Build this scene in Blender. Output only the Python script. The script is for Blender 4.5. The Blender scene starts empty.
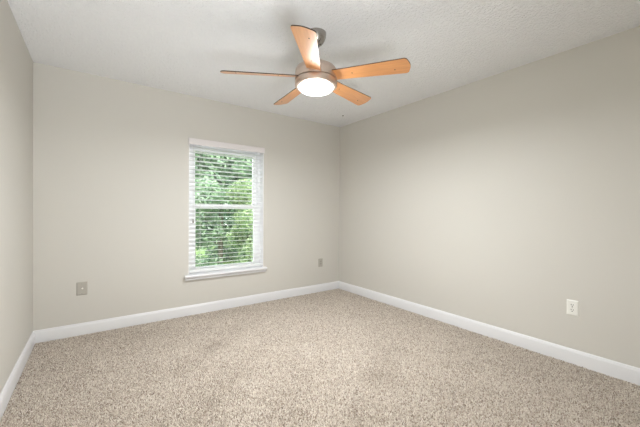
import bpy, bmesh, math, random
import numpy as np
from mathutils import Vector, Matrix

sc = bpy.context.scene
C = sc.collection
random.seed(7)
rng = np.random.default_rng(11)

# ---------------------------------------------------------------- dimensions
DEP, RIGHT, LEFT, FRONT, H = 3.628, 2.992, -0.437, -0.42, 2.44
HB, TB = 0.116, 0.015                      # baseboard height and thickness
WX0, WX1, WZ0, WZ1 = 0.836, 1.738, 0.440, 1.972   # window opening
WT = 0.17                                  # wall thickness
DX0, DX1, DZ = -0.32, 0.60, 2.03           # doorway behind the camera
FX, FY = 1.279, 1.826                      # fan axis

# ---------------------------------------------------------------- camera
cam = bpy.data.cameras.new('camera'); camo = bpy.data.objects.new('camera', cam); C.objects.link(camo)
cam.sensor_width = 36.0; cam.sensor_fit = 'HORIZONTAL'
cam.lens = 310.24 / 640.0 * 36.0
cam.clip_start = 0.02
yaw, pitch, roll = 0.6267, -0.0062, -0.0063
camo.matrix_world = (Matrix.Translation((0, 0, 1.165)) @ Matrix.Rotation(-yaw, 4, 'Z')
                     @ Matrix.Rotation(math.pi / 2 + pitch, 4, 'X') @ Matrix.Rotation(-roll, 4, 'Z'))
sc.camera = camo

# ---------------------------------------------------------------- world, sun, added fill lamp
LAMP = 57.0         # power of the fan's bowl light (W)
FILL = 135.0          # power of the fill lamp added in the unseen hall behind the camera (W)
w = bpy.data.worlds.new('sky'); sc.world = w; w.use_nodes = True
nt = w.node_tree; nt.nodes.clear()
out = nt.nodes.new('ShaderNodeOutputWorld'); bg = nt.nodes.new('ShaderNodeBackground')
sky = nt.nodes.new('ShaderNodeTexSky'); sky.sky_type = 'NISHITA'; sky.sun_disc = False
sky.sun_elevation = math.radians(52); sky.sun_rotation = math.radians(200); sky.dust_density = 4.0
mixn = nt.nodes.new('ShaderNodeMix'); mixn.data_type = 'RGBA'; mixn.inputs[0].default_value = 0.75
mixn.inputs[7].default_value = (9.0, 9.3, 9.5, 1)
nt.links.new(sky.outputs[0], mixn.inputs[6]); nt.links.new(mixn.outputs[2], bg.inputs[0])
bg.inputs[1].default_value = 0.75
nt.links.new(bg.outputs[0], out.inputs[0])

sun = bpy.data.lights.new('sun', 'SUN'); sun.energy = 5.0; sun.angle = 0.01; sun.color = (1, .95, .86)
suno = bpy.data.objects.new('sun', sun); C.objects.link(suno)
suno.rotation_euler = Vector((-0.60, 0.02, -0.78)).to_track_quat('-Z', 'Y').to_euler()

al = bpy.data.lights.new('hall_fill', 'AREA'); al.shape = 'RECTANGLE'   # unseen lamp added to brighten the room and ceiling through the doorway
al.size = DX1 - DX0 - 0.06; al.size_y = 1.3; al.energy = FILL; al.color = (0.90, 0.95, 1.0)
alo = bpy.data.objects.new('hall_fill', al); C.objects.link(alo)
alo.location = ((DX0 + DX1) / 2, FRONT - WT - 0.68, 0.03); alo.rotation_euler = (math.pi, 0, 0)     # faces up

sc.view_settings.view_transform = 'Standard'; sc.view_settings.look = 'None'
sc.view_settings.exposure = 0.06; sc.view_settings.gamma = 1.0; sc.view_settings.use_curve_mapping = False
sc.cycles.use_denoising = True; sc.cycles.denoising_prefilter = 'NONE'; sc.cycles.denoising_input_passes = 'RGB_ALBEDO_NORMAL'
sc.cycles.max_bounces = 14; sc.cycles.diffuse_bounces = 8; sc.cycles.transparent_max_bounces = 24
sc.cycles.sample_clamp_indirect = 6.0

# ---------------------------------------------------------------- materials
def srgb(r, g, b):
    f = lambda c: c / 12.92 if c <= 0.04045 else ((c + 0.055) / 1.055) ** 2.4
    return (f(r / 255), f(g / 255), f(b / 255), 1)

def mat(name, col, rough=0.5, metal=0.0, spec=0.5, **kw):
    m = bpy.data.materials.new(name); m.use_nodes = True
    b = m.node_tree.nodes['Principled BSDF']
    b.inputs['Base Color'].default_value = col; b.inputs['Roughness'].default_value = rough
    b.inputs['Metallic'].default_value = metal; b.inputs['Specular IOR Level'].default_value = spec
    for k, v in kw.items(): b.inputs[k.replace('_', ' ')].default_value = v
    return m

def N(m, t, **kw):
    n = m.node_tree.nodes.new(t)
    for k, v in kw.items():
        if k in n.inputs: n.inputs[k].default_value = v
        else: setattr(n, k, v)
    return n
def L(m, a, b): m.node_tree.links.new(a, b)
def bsdf(m): return m.node_tree.nodes['Principled BSDF']

def bump(m, scale, strength, dist, detail=3.0, coord='Object'):
    tc = N(m, 'ShaderNodeTexCoord'); nz = N(m, 'ShaderNodeTexNoise', Scale=scale, Detail=detail)
    bp = N(m, 'ShaderNodeBump', Strength=strength, Distance=dist)
    L(m, tc.outputs[coord], nz.inputs['Vector']); L(m, nz.outputs['Fac'], bp.inputs['Height'])
    L(m, bp.outputs[0], bsdf(m).inputs['Normal']); return nz, bp

M = {}
M['wall'] = mat('wall_paint', srgb(206, 203, 196), 0.55, spec=0.3); bump(M['wall'], 140, 0.10, 0.002)
M['ceiling'] = mat('ceiling_texture', srgb(247, 248, 250), 0.85, spec=0.2)
def ceil_tex(m):
    tc = N(m, 'ShaderNodeTexCoord')
    n1 = N(m, 'ShaderNodeTexNoise', Scale=60.0, Detail=3.0, Roughness=0.6)
    n2 = N(m, 'ShaderNodeTexNoise', Scale=140.0, Detail=2.0)
    r1 = N(m, 'ShaderNodeMapRange'); r1.inputs[1].default_value = .42; r1.inputs[2].default_value = .62
    ad = N(m, 'ShaderNodeMath', operation='MULTIPLY_ADD'); ad.inputs[1].default_value = .35
    bp = N(m, 'ShaderNodeBump', Strength=0.8, Distance=0.006)
    L(m, tc.outputs['Object'], n1.inputs['Vector']); L(m, tc.outputs['Object'], n2.inputs['Vector'])
    L(m, n1.outputs['Fac'], r1.inputs[0]); L(m, n2.outputs['Fac'], ad.inputs[0]); L(m, r1.outputs[0], ad.inputs[2])
    L(m, ad.outputs[0], bp.inputs['Height']); L(m, bp.outputs[0], bsdf(m).inputs['Normal'])
ceil_tex(M['ceiling'])
M["trim"] = mat("trim_paint", srgb(223, 223, 225), 0.32)
M['vinyl'] = mat('white_vinyl', srgb(248, 248, 250), 0.35)
M['slat'] = mat('blind_slat', srgb(248, 248, 249), 0.4)
def make_slat(m):
    tr = N(m, 'ShaderNodeBsdfTranslucent'); tr.inputs[0].default_value = (.95, .96, .95, 1)
    mx = N(m, 'ShaderNodeMixShader'); mx.inputs[0].default_value = 0.5
    o = m.node_tree.nodes['Material Output']
    L(m, bsdf(m).outputs[0], mx.inputs[1]); L(m, tr.outputs[0], mx.inputs[2]); L(m, mx.outputs[0], o.inputs[0])
make_slat(M['slat'])
M['valance'] = mat('valance_board', srgb(224, 219, 219), 0.45)  # greyer than the slats: the valance's backlit shade is put into its colour
M['cord'] = mat('blind_cord', srgb(225, 225, 222), 0.7)
M['tassel'] = mat('cord_tassel', srgb(120, 118, 112), 0.5)
M['plate_white'] = mat('white_plastic_plate', srgb(234, 233, 227), 0.35)
M['plate_beige'] = mat('beige_plastic_plate', srgb(174, 169, 160), 0.4)
M['slot'] = mat('dark_slot', srgb(50, 46, 42), 0.6)
M['screw'] = mat('screw_metal', srgb(150, 148, 142), 0.35, 0.9)
M['jack'] = mat('jack_metal', srgb(235, 232, 224), 0.3, 0.3)
M['nickel'] = mat('brushed_nickel', srgb(204, 186, 173), 0.36, 0.85)
nz, bp = bump(M['nickel'], 60, 0.05, 0.001)
M['steel'] = mat('dark_steel', srgb(172, 167, 161), 0.25, 0.9)
M['dark'] = mat('blackened_metal', srgb(38, 35, 32), 0.5, 0.4)
M['edge'] = mat('walnut_edge', srgb(50, 34, 27), 0.5)
M['dot'] = mat('dark_screw_dot', srgb(84, 60, 44), 0.5)
M['bark'] = mat('bark', srgb(92, 88, 74), 0.9); bump(M['bark'], 30, 0.6, 0.02)
M['soil'] = mat('lawn', srgb(92, 118, 62), 0.95); bump(M['soil'], 40, 0.6, 0.03)
M['extpaint'] = mat('outside_paint', srgb(215, 208, 196), 0.8)

def glass():
    m = bpy.data.materials.new('window_glass'); m.use_nodes = True; n = m.node_tree; n.nodes.clear()
    o = N(m, 'ShaderNodeOutputMaterial'); t = N(m, 'ShaderNodeBsdfTransparent'); g = N(m, 'ShaderNodeBsdfGlossy', Roughness=0.02)
    f = N(m, 'ShaderNodeFresnel', IOR=1.45); mx = N(m, 'ShaderNodeMixShader')
    t.inputs[0].default_value = (.95, .97, .96, 1)
    L(m, f.outputs[0], mx.inputs[0]); L(m, t.outputs[0], mx.inputs[1]); L(m, g.outputs[0], mx.inputs[2]); L(m, mx.outputs[0], o.inputs[0])
    return m
M['glass'] = glass()

def lamp_glass():
    m = mat('lit_frosted_glass', srgb(250, 246, 238), 0.3)
    b = bsdf(m); b.inputs['Emission Color'].default_value = (1.0, 0.98, 0.95, 1); b.inputs['Emission Strength'].default_value = 3.5
    return m
M['bowl'] = lamp_glass()

def wood():
    m = mat('maple_veneer', (1, 1, 1, 1), 0.42, spec=0.5, Coat_Weight=1.0, Coat_Roughness=0.36, Coat_IOR=1.85)
    tc = N(m, 'ShaderNodeTexCoord'); mp = N(m, 'ShaderNodeMapping'); mp.inputs['Scale'].default_value = (2.2, 34, 10)
    n1 = N(m, 'ShaderNodeTexNoise', Scale=2.2, Detail=5.0, Roughness=0.65, Distortion=0.6)
    cr = N(m, 'ShaderNodeValToRGB')
    cr.color_ramp.elements[0].position = .3; cr.color_ramp.elements[0].color = srgb(204, 130, 66)
    cr.color_ramp.elements[1].position = .72; cr.color_ramp.elements[1].color = srgb(230, 164, 96)
    L(m, tc.outputs['Object'], mp.inputs[0]); L(m, mp.outputs[0], n1.inputs['Vector']); L(m, n1.outputs['Fac'], cr.inputs[0])
    L(m, cr.outputs[0], bsdf(m).inputs['Base Color']); return m
M['wood'] = wood()

def leafmat(name, c0, c1, trans):
    m = mat(name, c0, 0.35, spec=0.6)
    gi = N(m, 'ShaderNodeNewGeometry'); cr = N(m, 'ShaderNodeValToRGB')
    cr.color_ramp.elements[0].color = c0; cr.color_ramp.elements[1].color = c1
    L(m, gi.outputs['Random Per Island'], cr.inputs[0]); L(m, cr.outputs[0], bsdf(m).inputs['Base Color'])
    tr = N(m, 'ShaderNodeBsdfTranslucent'); L(m, cr.outputs[0], tr.inputs[0])
    mx = N(m, 'ShaderNodeMixShader'); mx.inputs[0].default_value = trans
    o = m.node_tree.nodes['Material Output']
    L(m, bsdf(m).outputs[0], mx.inputs[1]); L(m, tr.outputs[0], mx.inputs[2]); L(m, mx.outputs[0], o.inputs[0]); return m
M['leaf_a'] = leafmat('leaf_green', srgb(76, 108, 80), srgb(150, 174, 138), .35)
M['leaf_b'] = leafmat('leaf_yellowgreen', srgb(92, 126, 84), srgb(190, 206, 156), .4)
M['leaf_c'] = leafmat('leaf_deepgreen', srgb(52, 88, 66), srgb(100, 138, 104), .3)

def carpet_mat(name, pile):
    m = mat(name, (1, 1, 1, 1), 0.95, spec=0.08)
    cr = N(m, 'ShaderNodeValToRGB'); cr.color_ramp.interpolation = 'LINEAR'
    e = cr.color_ramp.elements
    e[0].position = 0.0; e[0].color = srgb(140, 125, 113)
    e[1].position = 1.0; e[1].color = srgb(232, 224, 213)
    x = e.new(.25); x.color = srgb(189, 176, 162)
    x = e.new(.6); x.color = srgb(208, 197, 184)
    if pile:
        g = N(m, 'ShaderNodeNewGeometry'); L(m, g.outputs['Random Per Island'], cr.inputs[0])
    else:
        tc = N(m, 'ShaderNodeTexCoord'); n = N(m, 'ShaderNodeTexNoise', Scale=120.0, Detail=2.0)
        L(m, tc.outputs['Object'], n.inputs['Vector']); L(m, n.outputs['Fac'], cr.inputs[0])
    L(m, cr.outputs[0], bsdf(m).inputs['Base Color'])
    return m
M['carpet'] = carpet_mat('carpet_backing', False)
M['pile'] = carpet_mat('carpet_yarn', True)

# ---------------------------------------------------------------- helpers
def bx(bm, x0, x1, y0, y1, z0, z1, mi=0):
    v = [bm.verts.new(p) for p in ((x0,y0,z0),(x1,y0,z0),(x1,y1,z0),(x0,y1,z0),(x0,y0,z1),(x1,y0,z1),(x1,y1,z1),(x0,y1,z1))]
    fs = []
    for q in ((0,3,2,1),(4,5,6,7),(0,1,5,4),(1,2,6,5),(2,3,7,6),(3,0,4,7)):
        f = bm.faces.new([v[i] for i in q]); f.material_index = mi; fs.append(f)
    return v

def bevel(bm, w, seg=2):
    bmesh.ops.bevel(bm, geom=bm.edges[:], offset=w, segments=seg, affect='EDGES', clamp_overlap=True)

def lathe(bm, prof, n=48, cx=0, cy=0, mi=0, axis='Z'):
    rings = []
    for r, z in prof:
        if r < 1e-6: rings.append([bm.verts.new((cx, cy, z))])
        else: rings.append([bm.verts.new((cx + r*math.cos(2*math.pi*k/n), cy + r*math.sin(2*math.pi*k/n), z)) for k in range(n)])
    for a, b in zip(rings, rings[1:]):
        for k in range(n):
            k2 = (k+1) % n
            if len(a) == 1 and len(b) == 1: continue
            if len(a) == 1: f = bm.faces.new((a[0], b[k2], b[k]))
            elif len(b) == 1: f = bm.faces.new((a[k], a[k2], b[0]))
            else: f = bm.faces.new((a[k], a[k2], b[k2], b[k]))
            f.material_index = mi

def tube(bm, pts, r, n=8, mi=0):
    pts = [Vector(p) for p in pts]; rings = []
    for i, p in enumerate(pts):
        d = (pts[min(i+1, len(pts)-1)] - pts[max(i-1, 0)]).normalized()
        up = Vector((0, 0, 1)) if abs(d.z) < .9 else Vector((1, 0, 0))
        a = d.cross(up).normalized(); b = d.cross(a).normalized()
        rr = r[i] if isinstance(r, (list, tuple)) else r
        rings.append([bm.verts.new(p + (a*math.cos(2*math.pi*k/n) + b*math.sin(2*math.pi*k/n))*rr) for k in range(n)])
    for A, B in zip(rings, rings[1:]):
        for k in range(n): bm.faces.new((A[k], A[(k+1) % n], B[(k+1) % n], B[k])).material_index = mi
    bm.faces.new(rings[0][::-1]).material_index = mi; bm.faces.new(rings[-1]).material_index = mi

def obj(name, bm, mats, parent=None, loc=None, smooth=False, angle=35):
    bmesh.ops.recalc_face_normals(bm, faces=bm.faces[:])
    me = bpy.data.meshes.new(name); bm.to_mesh(me); bm.free()
    for m in (mats if isinstance(mats, (list, tuple)) else [mats]): me.materials.append(M[m])
    if smooth:
        me.polygons.foreach_set('use_smooth', [True]*len(me.polygons))
        me.set_sharp_from_angle(angle=math.radians(angle))
    o = bpy.data.objects.new(name, me); C.objects.link(o)
    if parent: o.parent = parent
    if loc: o.location = loc
    return o
def tag(o, label, cat, group=None):
    o['label'] = label; o['category'] = cat
    if group: o['group'] = group
    return o
def thing(name, label, cat, loc=(0,0,0), group=None):
    o = bpy.data.objects.new(name, None); C.objects.link(o); o.location = loc; o.empty_display_size = .1
    return tag(o, label, cat, group)
def struct(name, bm, mats, label=None, parent=None, **kw):
    o = obj(name, bm, mats, parent, **kw)
    if not parent: o['kind'] = 'structure'
    if label: o['label'] = label
    return o
NB = bmesh.new

# ---------------------------------------------------------------- room shell
bm = NB(); bx(bm, LEFT-WT, RIGHT+WT, FRONT-WT, DEP+WT, -0.12, 0.0)
struct('floor', bm, 'carpet', 'floor covered wall to wall in beige flecked carpet')
bm = NB(); bx(bm, LEFT-WT, RIGHT+WT, FRONT-WT, DEP+WT, H, H+.15)
struct('ceiling', bm, 'ceiling', 'flat white textured ceiling')

def holed_wall(name, y0, y1, hx0, hx1, hz0, hz1, label):
    # one wall slab lying across x with a rectangular opening through it
    bm = NB(); X = [LEFT-WT, hx0, hx1, RIGHT+WT]; Z = [0, hz0, hz1, H]
    zi = [0, 1, 2, 3] if hz0 > 0 else [1, 2, 3]
    V = {}
    for yi, y in enumerate((y0, y1)):
        for i in range(4):
            for k in zi: V[yi, i, k] = bm.verts.new((X[i], y, Z[k]))
    for i in range(3):
        for k, k2 in zip(zi, zi[1:]):
            if i == 1 and k == 1: continue
            for yi in (0, 1): bm.faces.new((V[yi,i,k], V[yi,i+1,k], V[yi,i+1,k2], V[yi,i,k2]))
    def strip(a, b): bm.faces.new((V[(0,)+a], V[(0,)+b], V[(1,)+b], V[(1,)+a]))
    strip((1,1),(1,2)); strip((2,1),(2,2)); strip((1,2),(2,2))
    if hz0 > 0: strip((1,1),(2,1))
    for k, k2 in zip(zi, zi[1:]): strip((0,k),(0,k2)); strip((3,k),(3,k2))
    for i in range(3):
        strip((i,3),(i+1,3))
        if hz0 > 0 or i != 1: strip((i,zi[0]),(i+1,zi[0]))
    return struct(name, bm, 'wall', label)
holed_wall('wall_back', DEP, DEP+WT, WX0, WX1, WZ0, WZ1, 'beige painted wall holding the window')
holed_wall('wall_front', FRONT-WT, FRONT, DX0, DX1, 0, DZ, 'beige painted wall with the open doorway')
bm = NB(); bx(bm, RIGHT, RIGHT+WT, FRONT, DEP, 0, H); struct('wall_right', bm, 'wall', 'long plain beige painted wall on the right')
bm = NB(); bx(bm, LEFT-WT, LEFT, FRONT, DEP, 0, H); struct('wall_left', bm, 'wall', 'beige painted wall at the left edge')

bm = NB(); hx0, hx1, hy0, hy1 = DX0-.25, DX1+.25, FRONT-WT-1.6, FRONT-WT  # unseen hall box, added to block sky light from the doorway
bx(bm, hx0-.1, hx1+.1, hy0-.1, hy1, -.12, 0); bx(bm, hx0-.1, hx1+.1, hy0-.1, hy1, H, H+.15)
bx(bm, hx0-.1, hx0, hy0, hy1, 0, H); bx(bm, hx1, hx1+.1, hy0, hy1, 0, H); bx(bm, hx0-.1, hx1+.1, hy0-.1, hy0, 0, H)
struct('wall_sky_block', bm, 'wall', 'unseen hall box added beyond the doorway to keep the sky out')

# baseboards: square board with a rounded, stepped top
PROF = [(0, 0), (TB, 0), (TB, HB-.022), (TB-.0015, HB-.017), (TB-.005, HB-.012), (TB-.0055, HB-.008), (TB-.0075, HB-.003), (TB-.011, HB), (0, HB)]
def baseboard(name, p0, p1, nrm, label, m0=0, m1=0):
    # p0->p1 along the wall, nrm into the room; m0/m1 mitre the ends by the board thickness
    p0, p1, nrm = Vector(p0), Vector(p1), Vector(nrm); d = (p1-p0).normalized()
    bm = NB(); A = []; B = []
    for t, z in PROF:
        A.append(bm.verts.new(p0 + nrm*t + d*t*m0 + Vector((0, 0, z)))); B.append(bm.verts.new(p1 + nrm*t - d*t*m1 + Vector((0, 0, z))))
    n = len(PROF)
    for i in range(n): bm.faces.new((A[i], A[(i+1) % n], B[(i+1) % n], B[i]))
    bm.faces.new(A); bm.faces.new(B[::-1])
    struct(name, bm, 'trim', label, smooth=True, angle=40)
baseboard('baseboard_back', (LEFT, DEP, 0), (RIGHT, DEP, 0), (0, -1, 0), 'white baseboard under the window', 1, 1)
baseboard('baseboard_right', (RIGHT, DEP, 0), (RIGHT, FRONT, 0), (-1, 0, 0), 'white baseboard along the right wall', 1, 1)
baseboard('baseboard_left', (LEFT, FRONT, 0), (LEFT, DEP, 0), (1, 0, 0), 'white baseboard along the left wall', 1, 1)

# ---------------------------------------------------------------- window
YF = DEP + 0.100       # room-side face of the vinyl frame
win = bpy.data.objects.new('window_1', None); C.objects.link(win); win.location = ((WX0+WX1)/2, YF, WZ0); win['kind'] = 'structure'
win['label'] = 'white single-hung vinyl window looking onto green trees'
def wp(name, bm, m, parent=win, **kw):
    o = obj(name, bm, m, parent, **kw)
    if parent is win: o.matrix_parent_inverse = Matrix.Translation(-win.location)
    return o
bm = NB(); fw = 0.040
bx(bm, WX0, WX0+fw, YF, YF+.07, WZ0, WZ1); bx(bm, WX1-fw, WX1, YF, YF+.07, WZ0, WZ1)
bx(bm, WX0+fw, WX1-fw, YF, YF+.07, WZ0, WZ0+fw); bx(bm, WX0+fw, WX1-fw, YF, YF+.07, WZ1-fw, WZ1)
wp('window_frame', bm, 'vinyl')
bm = NB(); jt = .006
bx(bm, WX0, WX0+jt, DEP+.002, YF, WZ0+.01, WZ1); bx(bm, WX1-jt, WX1, DEP+.002, YF, WZ0+.01, WZ1); bx(bm, WX0+jt, WX1-jt, DEP+.002, YF, WZ1-jt, WZ1)
wp('jamb_liner', bm, 'vinyl')
def sash(name, y0, y1, z0, z1, rail_b, rail_t):
    bm = NB(); sw, sr = 0.060, 0.048; a, b = WX0+fw-.002, WX1-fw+.002
    bx(bm, a, a+sw, y0, y1, z0, z1); bx(bm, b-sr, b, y0, y1, z0, z1)
    bx(bm, a+sw, b-sr, y0, y1, z0, z0+rail_b); bx(bm, a+sw, b-sr, y0, y1, z1-rail_t, z1)
    s = wp(name, bm, 'vinyl')
    bm = NB(); ym = (y0+y1)/2; bx(bm, a+sw-.004, b-sr+.004, ym-.002, ym+.002, z0+rail_b-.004, z1-rail_t+.004)
    g = obj('glass_pane', bm, 'glass', s)
sash('upper_sash', YF+.036, YF+.062, 1.200, WZ1-fw+.002, .034, .075)
sash('lower_sash', YF+.006, YF+.032, WZ0+fw-.002, 1.236, .034, .036)
bm = NB(); xm = (WX0+WX1)/2; bx(bm, xm-.03, xm+.03, YF-.004, YF+.02, 1.236, 1.246); bx(bm, xm-.008, xm+.02, YF-.006, YF+.008, 1.246, 1.254); bevel(bm, .002, 1)
wp('sash_lock', bm, 'vinyl')

# stool (inside sill board) with rounded nose, running into the reveal
bm = NB(); X0, X1, PR, z0, z1 = 0.793, 1.770, 0.055, 0.424, 0.456
hr = (z1-z0)/2
pr = [(0, z0)] + [(-PR+hr-hr*math.sin(a), (z0+z1)/2-hr*math.cos(a)) for a in [i*math.pi/10 for i in range(11)]] + [(0, z1)]
A = [bm.verts.new((X0, DEP+y, z)) for y, z in pr]; B = [bm.verts.new((X1, DEP+y, z)) for y, z in pr]
for i in range(len(pr)): bm.faces.new((A[i], A[(i+1) % len(pr)], B[(i+1) % len(pr)], B[i]))
bm.faces.new(A); bm.faces.new(B[::-1])
bx(bm, WX0, WX1, DEP, YF, WZ0, z1)
bx(bm, X0+.006, X1-.006, DEP-.030, DEP, .400, z0)
struct('trim_1', bm, 'trim', 'white window sill board with a rounded nose', smooth=True, angle=30)

# ---------------------------------------------------------------- blind
blind = thing('window_blind', 'white slatted blind hanging open in the window', 'blind', ((WX0+WX1)/2, DEP, WZ1))
def bp_(name, bm, m, parent=blind, **kw):
    o = obj(name, bm, m, parent, **kw)
    if parent is blind: o.matrix_parent_inverse = Matrix.Translation(-blind.location)
    return o
bm = NB(); bx(bm, WX0-.004, WX1+.004, DEP-.020, DEP-.008, 1.900, 1.968); bevel(bm, .003, 2)
for s in (WX0-.004, WX1-.006): bx(bm, s, s+.010, DEP-.008, DEP-.0005, 1.900, 1.968)
bp_('valance', bm, 'valance')
bm = NB(); bx(bm, WX0+.006, WX1-.006, DEP+.008, DEP+.062, 1.918, 1.966); bp_('headrail', bm, 'slat')
bm = NB(); PITCH = 0.0485; ns = 28; YS = DEP+.038
top = 1.872; tilt = math.radians(-6)
for k in range(ns):
    z = top - k*PITCH
    n = 6; rows = []
    for s in range(n+1):
        u = (s/n-.5)*.050; h = .0018*(1-(2*s/n-1)**2)
        y = YS + u*math.cos(tilt) - h*math.sin(tilt); zz = z + u*math.sin(tilt) + h
        rows.append([(WX0+.008, y, zz), (WX1-.008, y, zz)])
    up = [[bm.verts.new((x, y, q+.0016)) for x, y, q in r] for r in rows]; lo = [[bm.verts.new((x, y, q-.0016)) for x, y, q in r] for r in rows]
    for i in range(n):
        bm.faces.new((up[i][0], up[i][1], up[i+1][1], up[i+1][0])); bm.faces.new((lo[i][0], lo[i+1][0], lo[i+1][1], lo[i][1]))
        for e in (0, 1): bm.faces.new((up[i][e], up[i+1][e], lo[i+1][e], lo[i][e]))
    for i in (0, n): bm.faces.new((up[i][0], up[i][1], lo[i][1], lo[i][0]))
bp_('slats', bm, 'slat', smooth=True, angle=50)
bm = NB(); bx(bm, WX0+.008, WX1-.008, YS-.026, YS+.026, 0.472, 0.500); bevel(bm, .004, 2); bp_('bottom_rail', bm, 'slat')
bm = NB()
for x in (WX0+.13, WX1-.13):
    for y in (YS-.027, YS+.027): tube(bm, [(x, y, .49), (x, y, 1.93)], .0011, 5)
bp_('ladder_cord', bm, 'cord')
bm = NB()
for dx in (0, .006): tube(bm, [(WX0+.045+dx, DEP+.006, 1.92), (WX0+.045+dx, DEP+.004, 1.07)], .0011, 5)
lc = bp_('lift_cord', bm, 'cord')
bm = NB(); lathe(bm, [(0, 1.075), (.004, 1.072), (.007, 1.05), (.0085, 1.032), (0, 1.03)], 12, WX0+.048, DEP+.004)
t = obj('tassel', bm, 'tassel', lc, smooth=True); t['label'] = 'grey cord tassel'

# ---------------------------------------------------------------- ceiling fan
fan = thing('ceiling_fan', 'five-bladed maple and brushed nickel ceiling fan with a lit bowl light', 'ceiling fan', (FX, FY, H))
def fp(name, prof, m, parent=fan, n=64, **kw):
    bm = NB(); lathe(bm, [(r, z-H) for r, z in prof], n); return obj(name, bm, m, parent, smooth=True, **kw)
fp('canopy', [(0, H), (.071, H), (.071, H-.012), (.069, H-.026), (.064, H-.045), (.054, H-.064), (.040, H-.080), (.027, H-.088), (.022, H-.089), (0, H-.089)], 'steel')
o = fp('hanger_ball', [(0, 2.362), (.018, 2.358), (.023, 2.348), (.020, 2.338), (.012, 2.333), (0, 2.333)], 'dark', n=24); o['label'] = 'black hanger ball under the canopy'
fp('downrod', [(0, 2.345), (.0125, 2.345), (.0125, 2.19), (0, 2.19)], 'nickel', n=20)
fp('coupling', [(0, 2.235), (.020, 2.235), (.026, 2.218), (.028, 2.200), (0, 2.200)], 'nickel', n=28)
hub = fp('motor_housing', [(0, 2.205), (.085, 2.205), (.118, 2.200), (.136, 2.189), (.147, 2.174), (.148, 2.158), (.1465, 2.1565), (.1465, 2.1525), (.150, 2.151),
                     (.150, 2.109), (.1485, 2.107), (.138, 2.106), (.136, 2.100), (0, 2.100)], 'nickel')
fp('light_ring', [(0, 2.104), (.138, 2.104), (.148, 2.101), (.1505, 2.096), (.1505, 2.060), (.147, 2.055), (.133, 2.053), (.129, 2.056), (0, 2.057)], 'nickel')
bw = [(.128 * math.cos(a), 2.055 - .044*math.sin(a)) for a in [i*math.pi/2/14 for i in range(15)]]
bw[-1] = (0, 2.055-.044)
o = fp('glass_bowl', [(0, 2.058), (.128, 2.058)] + bw, 'bowl'); o['label'] = 'glowing white frosted glass bowl'

fl = bpy.data.lights.new('fan_light', 'AREA'); fl.shape = 'DISK'; fl.size = .235; fl.energy = LAMP*.83; fl.color = (0.955, 0.98, 1.0)
flo = bpy.data.objects.new('fan_light', fl); C.objects.link(flo); flo.parent = fan; flo.location = (0, 0, 2.0095-H)
gl = bpy.data.lights.new('fan_light_sides', 'POINT'); gl.shadow_soft_size = .115; gl.energy = LAMP*.17; gl.color = fl.color     # what leaves the bowl sideways
glo = bpy.data.objects.new('fan_light_sides', gl); C.objects.link(glo); glo.parent = fan; glo.location = (0, 0, 1.995-H)

# blade: local x runs outwards, flat underside; a little wider at the tip, rounded corners
def blade_mesh():
    r0, r1, w0, w1, th = .118, .657, .052, .070, .006
    pts = [(r0, -w0), (r0+.12, -w0-.002)]
    def corner(cx, cy, rad, a0, a1): return [(cx+rad*math.cos(math.radians(a0+(a1-a0)*i/6)), cy+rad*math.sin(math.radians(a0+(a1-a0)*i/6))) for i in range(7)]
    rad = .024; xt = r1-.012
    pts += corner(xt-rad, -w1+rad, rad, -88, -15)
    pts += [(xt-.0005+.012*(1-(y/.047)**2), y) for y in (-.034, -.017, 0, .017, .034)]
    pts += corner(xt-rad, w1-rad, rad, 15, 88)
    pts += [(r0+.12, w0+.002), (r0, w0)]
    bm = NB()
    lo = [bm.verts.new((x, y, -th/2)) for x, y in pts]; up = [bm.verts.new((x, y, th/2)) for x, y in pts]
    f = bm.faces.new(lo[::-1]); f.material_index = 0
    f = bm.faces.new(up); f.material_index = 1
    for i in range(len(pts)):
        j = (i+1) % len(pts); bm.faces.new((lo[i], lo[j], up[j], up[i])).material_index = 1
    return bm
PHI = -1.032; ZB = 2.128
# each wooden blade sags and twists a little differently
SAG = [math.radians(a) for a in (2.7, .3, .3, 2.7, 2.3)]; BP = [math.radians(a) for a in (-13.5, -15, -15, -17.5, -15.5)]
blade0 = obj('blade', blade_mesh(), ['wood', 'edge'], fan)
blade0['label'] = 'maple blade with a dark edge'
screws = []
for x, y in ((.27, .0), (.555, .022)):
    bm = NB(); lathe(bm, [(0, -.003), (.0045, -.003), (.004, -.0048), (0, -.0052)], 10, x, y)
    screws.append(obj('blade_screw', bm, 'dot', blade0))
def pose(o, k):
    o.matrix_local = Matrix.Translation((0, 0, ZB-H)) @ Matrix.Rotation(PHI + k*2*math.pi/5, 4, 'Z') @ Matrix.Rotation(SAG[k], 4, 'Y') @ Matrix.Rotation(BP[k], 4, 'X')
pose(blade0, 0)
for k in range(1, 5):
    b = blade0.copy(); C.objects.link(b); b.parent = fan; pose(b, k)
    for q in screws: s = q.copy(); C.objects.link(s); s.parent = b

# little fitting on the ceiling near the far corner
bm = NB(); lathe(bm, [(0, 0), (.011, 0), (.011, -.002), (.006, -.006), (.004, -.010), (0, -.011)], 16)
tag(obj('ceiling_anchor', bm, 'screw', loc=(2.656, 3.163, H), smooth=True), 'tiny grey fitting on the ceiling near the far corner', 'fitting')

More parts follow.
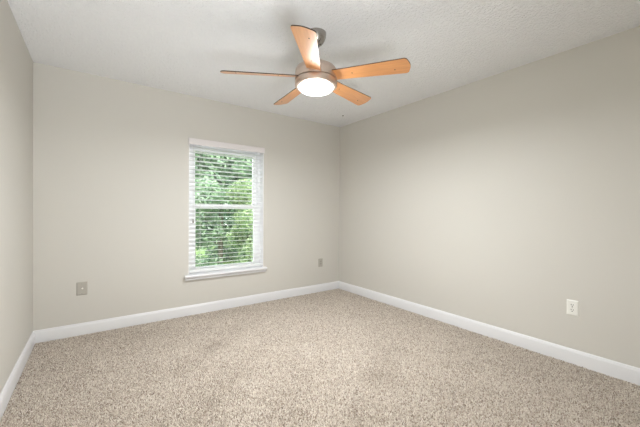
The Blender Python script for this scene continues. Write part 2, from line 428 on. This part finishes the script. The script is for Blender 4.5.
# ---------------------------------------------------------------- outlets (local: x along wall, -y into the room)
def plate_bm(wd, ht, th=.006):
    bm = NB(); a = [(-wd/2, -ht/2), (wd/2, -ht/2), (wd/2, ht/2), (-wd/2, ht/2)]; q = .007
    bk = [bm.verts.new((x, 0, z)) for x, z in a]; md = [bm.verts.new((x, -.002, z)) for x, z in a]
    fr = [bm.verts.new((x-math.copysign(q, x), -th, z-math.copysign(q, z))) for x, z in a]
    for A, B in ((bk, md), (md, fr)):
        for i in range(4): bm.faces.new((A[i], A[(i+1) % 4], B[(i+1) % 4], B[i]))
    bm.faces.new(fr); bm.faces.new(bk[::-1]); return bm
def disc_y(bm, cx, cz, r, y0, y1, n=20, sx=1, sz=1, clip=None, mi=0):
    def P(k, y):
        x = r*sx*math.cos(2*math.pi*k/n); z = r*sz*math.sin(2*math.pi*k/n)
        if clip: z = max(-clip, min(clip, z))
        return (cx+x, y, cz+z)
    A = [bm.verts.new(P(k, y0)) for k in range(n)]; B = [bm.verts.new(P(k, y1)) for k in range(n)]
    for k in range(n): bm.faces.new((A[k], A[(k+1) % n], B[(k+1) % n], B[k])).material_index = mi
    bm.faces.new(B).material_index = mi; bm.faces.new(A[::-1]).material_index = mi
def duplex(label, loc, rz, body, wd=.074, ht=.118):
    t = thing('power_outlet', label, 'outlet', loc); t.rotation_euler = (0, 0, rz)
    obj('cover_plate', plate_bm(wd, ht), body, t)
    for zc in (.0195, -.0195):
        bm = NB(); disc_y(bm, 0, zc, .0175, -.004, -.0082, 28, clip=.0145); r = obj('receptacle', bm, body, t)
        bm = NB()
        bx(bm, -.0084, -.0048, -.0085, -.0078, zc-.0005, zc+.0100); bx(bm, .0050, .0082, -.0085, -.0078, zc+.0005, zc+.0090)
        disc_y(bm, 0, zc-.0074, .0036, -.0078, -.0085, 12); obj('prong_slots', bm, 'slot', r)
    bm = NB(); disc_y(bm, 0, 0, .0032, -.005, -.0072, 12); obj('screw', bm, 'screw', t)
    return t
duplex('white duplex power outlet on the right wall', (RIGHT, .792, .434), -math.pi/2, 'plate_white')
duplex('small greyish beige outlet on the wall between window and far corner', (2.642, DEP, .427), 0, 'plate_beige')
t = thing('cable_outlet', 'beige wall plate with a white jack near the left corner', 'outlet', (-.100, DEP, .436))
obj('cover_plate', plate_bm(.082, .122), 'plate_beige', t)
bm = NB(); disc_y(bm, .004, .002, .0115, -.004, -.0085, 6); obj('hex_nut', bm, 'screw', t)
bm = NB(); disc_y(bm, .004, .002, .0075, -.006, -.016, 16); o = obj('jack', bm, 'jack', t); o['label'] = 'white round jack'
for zc in (.044, -.044):
    bm = NB(); disc_y(bm, 0, zc, .0034, -.005, -.0072, 12); obj('screw', bm, 'screw', t)

# ---------------------------------------------------------------- carpet pile: short twisted tufts, uncountable
def carpet():
    step = .0064
    xs = np.arange(LEFT+TB+.004, RIGHT-TB-.003, step); ys = np.arange(FRONT+.01, DEP-TB-.003, step)
    X, Y = np.meshgrid(xs, ys); X = X.ravel(); Y = Y.ravel(); n = len(X)
    X = X + rng.uniform(-.003, .003, n); Y = Y + rng.uniform(-.003, .003, n)
    # slow drift of the lay of the pile (footsteps and vacuum strokes)
    low = np.zeros(n); low2 = np.zeros(n)
    for _ in range(14):
        k = rng.uniform(3.0, 15.0, 2)*rng.choice([-1, 1], 2); ph = rng.uniform(0, 6.28, 2); low += np.sin(k[0]*X+k[1]*Y+ph[0]); low2 += np.sin(k[1]*X-k[0]*Y+ph[1])
    low /= 3.0; low2 /= 3.0
    hgt = rng.uniform(.008, .0125, n); rad = rng.uniform(.0033, .0047, n)
    lx = rng.normal(0, .0038, n) + .0016*low; ly = rng.normal(0, .0038, n) + .0016*low2
    a0 = rng.uniform(0, 2*math.pi, n)
    V = np.zeros((n, 7, 3), np.float32)
    for k in range(3):
        a = a0 + k*2*math.pi/3
        V[:, k, 0] = X + rad*np.cos(a); V[:, k, 1] = Y + rad*np.sin(a); V[:, k, 2] = .0005
        V[:, 3+k, 0] = X + lx*.6 + rad*.8*np.cos(a+.5); V[:, 3+k, 1] = Y + ly*.6 + rad*.8*np.sin(a+.5); V[:, 3+k, 2] = hgt*.66
    V[:, 6, 0] = X + lx; V[:, 6, 1] = Y + ly; V[:, 6, 2] = hgt
    xl, xh, yl, yh = LEFT+TB+.001, RIGHT-TB-.001, FRONT+.001, DEP-TB-.001
    V[:, :, 0] = np.clip(V[:, :, 0], xl, xh); V[:, :, 1] = np.clip(V[:, :, 1], yl, yh)
    T = []
    for k in range(3):
        j = (k+1) % 3; T += [(k, j, 3+j), (k, 3+j, 3+k), (3+k, 3+j, 6)]
    T = np.array(T, np.int32); F = (T[None] + (np.arange(n, dtype=np.int32)*7)[:, None, None]).reshape(-1)
    me = bpy.data.meshes.new('carpet_pile'); me.vertices.add(n*7); me.vertices.foreach_set('co', V.reshape(-1))
    nf = len(F)//3; me.loops.add(nf*3); me.loops.foreach_set('vertex_index', F)
    me.polygons.add(nf); me.polygons.foreach_set('loop_start', np.arange(0, nf*3, 3, dtype=np.int32))
    me.polygons.foreach_set('use_smooth', np.ones(nf, bool))
    me.update(calc_edges=True); me.materials.append(M['pile'])
    o = bpy.data.objects.new('carpet_pile', me); C.objects.link(o); o['kind'] = 'stuff'
    tag(o, 'beige flecked carpet pile covering the whole floor', 'carpet')
carpet()

# ---------------------------------------------------------------- outside: lawn, trees and shrubs
bm = NB(); bx(bm, -12, 22, DEP+WT+.02, 30, -.5, -.35); o = struct('ground', bm, 'soil', 'lawn outside the window')

def leaves(centres, n, size, mats, name, parent, seed):
    r = np.random.default_rng(seed); cs = np.array(centres)          # x,y,z,radius
    wts = cs[:, 3]**2; idx = r.choice(len(cs), n, p=wts/wts.sum()); c = cs[idx]
    d = r.normal(0, 1, (n, 3)); d /= np.linalg.norm(d, axis=1)[:, None]
    P = c[:, :3] + d*(c[:, 3]*r.uniform(.55, 1.05, n))[:, None]*np.array([1, 1, .85])
    a = r.normal(0, 1, (n, 3)); a /= np.linalg.norm(a, axis=1)[:, None]
    nn = d + r.normal(0, .6, (n, 3)); b = np.cross(nn, a); b /= np.linalg.norm(b, axis=1)[:, None]; a = np.cross(b, nn); a /= np.linalg.norm(a, axis=1)[:, None]
    nn /= np.linalg.norm(nn, axis=1)[:, None]
    s = (size*r.uniform(.6, 1.3, n))[:, None]
    V = np.stack([P - a*s, P + b*s*.42 + nn*s*.12, P + a*s, P - b*s*.42 + nn*s*.12], 1).astype(np.float32)
    me = bpy.data.meshes.new(name); me.vertices.add(n*4); me.vertices.foreach_set('co', V.reshape(-1))
    i = np.arange(n, dtype=np.int32)*4
    F = np.stack([i, i+1, i+2, i, i+2, i+3], 1).reshape(-1)
    me.loops.add(n*6); me.loops.foreach_set('vertex_index', F); me.polygons.add(n*2); me.polygons.foreach_set('loop_start', np.arange(0, n*6, 3, dtype=np.int32))
    me.update(calc_edges=True); me.materials.append(M[mats])
    o = bpy.data.objects.new(name, me); C.objects.link(o); o.parent = parent; return o
def plant(name, label, cat, x, y, blobs, n, size, m, seed, trunk=(.05, 1.2), group=None):
    root = thing(name, label, cat, (x, y, -.35), group)
    bm = NB(); r, h = trunk
    tube(bm, [(0, 0, 0), (.02, .01, h*.5), (-.02, 0, h)], [r*1.2, r, r*.7], 9)
    for bx_, by_, bz_, br_ in blobs[:5]: tube(bm, [(-.01, 0, h*.75), (bx_*.6, by_*.6, (h*.75+bz_)/2+.1), (bx_, by_, bz_)], [r*.5, r*.35, r*.15], 6)
    obj('trunk' if cat == 'tree' else 'stem', bm, 'bark', root, smooth=True)
    leaves(blobs, n, size, m, 'foliage', root, seed)
def blobs(seed, n, sx, sy, z0, z1, r0, r1):
    r = np.random.default_rng(seed)
    return [(r.uniform(-sx, sx), r.uniform(-sy, sy), r.uniform(z0, z1), r.uniform(r0, r1)) for _ in range(n)]
plant('leafy_shrub', 'dense green shrub outside the left half of the window', 'shrub', 1.45, 6.0, blobs(1, 26, .40, .4, .0, 2.2, .2, .3), 9000, .045, 'leaf_a', 1)
plant('leafy_shrub', 'bright yellow-green shrub outside the right half of the window', 'shrub', 2.62, 6.1, blobs(2, 24, .34, .4, .0, 2.0, .18, .28), 7500, .045, 'leaf_b', 2)
plant('leafy_tree', 'bushy green tree standing right behind the shrubs outside the window', 'tree', 2.95, 9.0, blobs(3, 50, 1.2, .7, .1, 4.0, .35, .55), 23000, .075, 'leaf_a', 3, (.06, 2.6))
plant('leafy_tree', 'wide deep green tree farthest back, behind the bushy tree outside the window', 'tree', 4.4, 14.0, blobs(4, 46, 2.0, 1.0, .3, 5.2, .5, .75), 15000, .12, 'leaf_c', 4, (.13, 2.6))
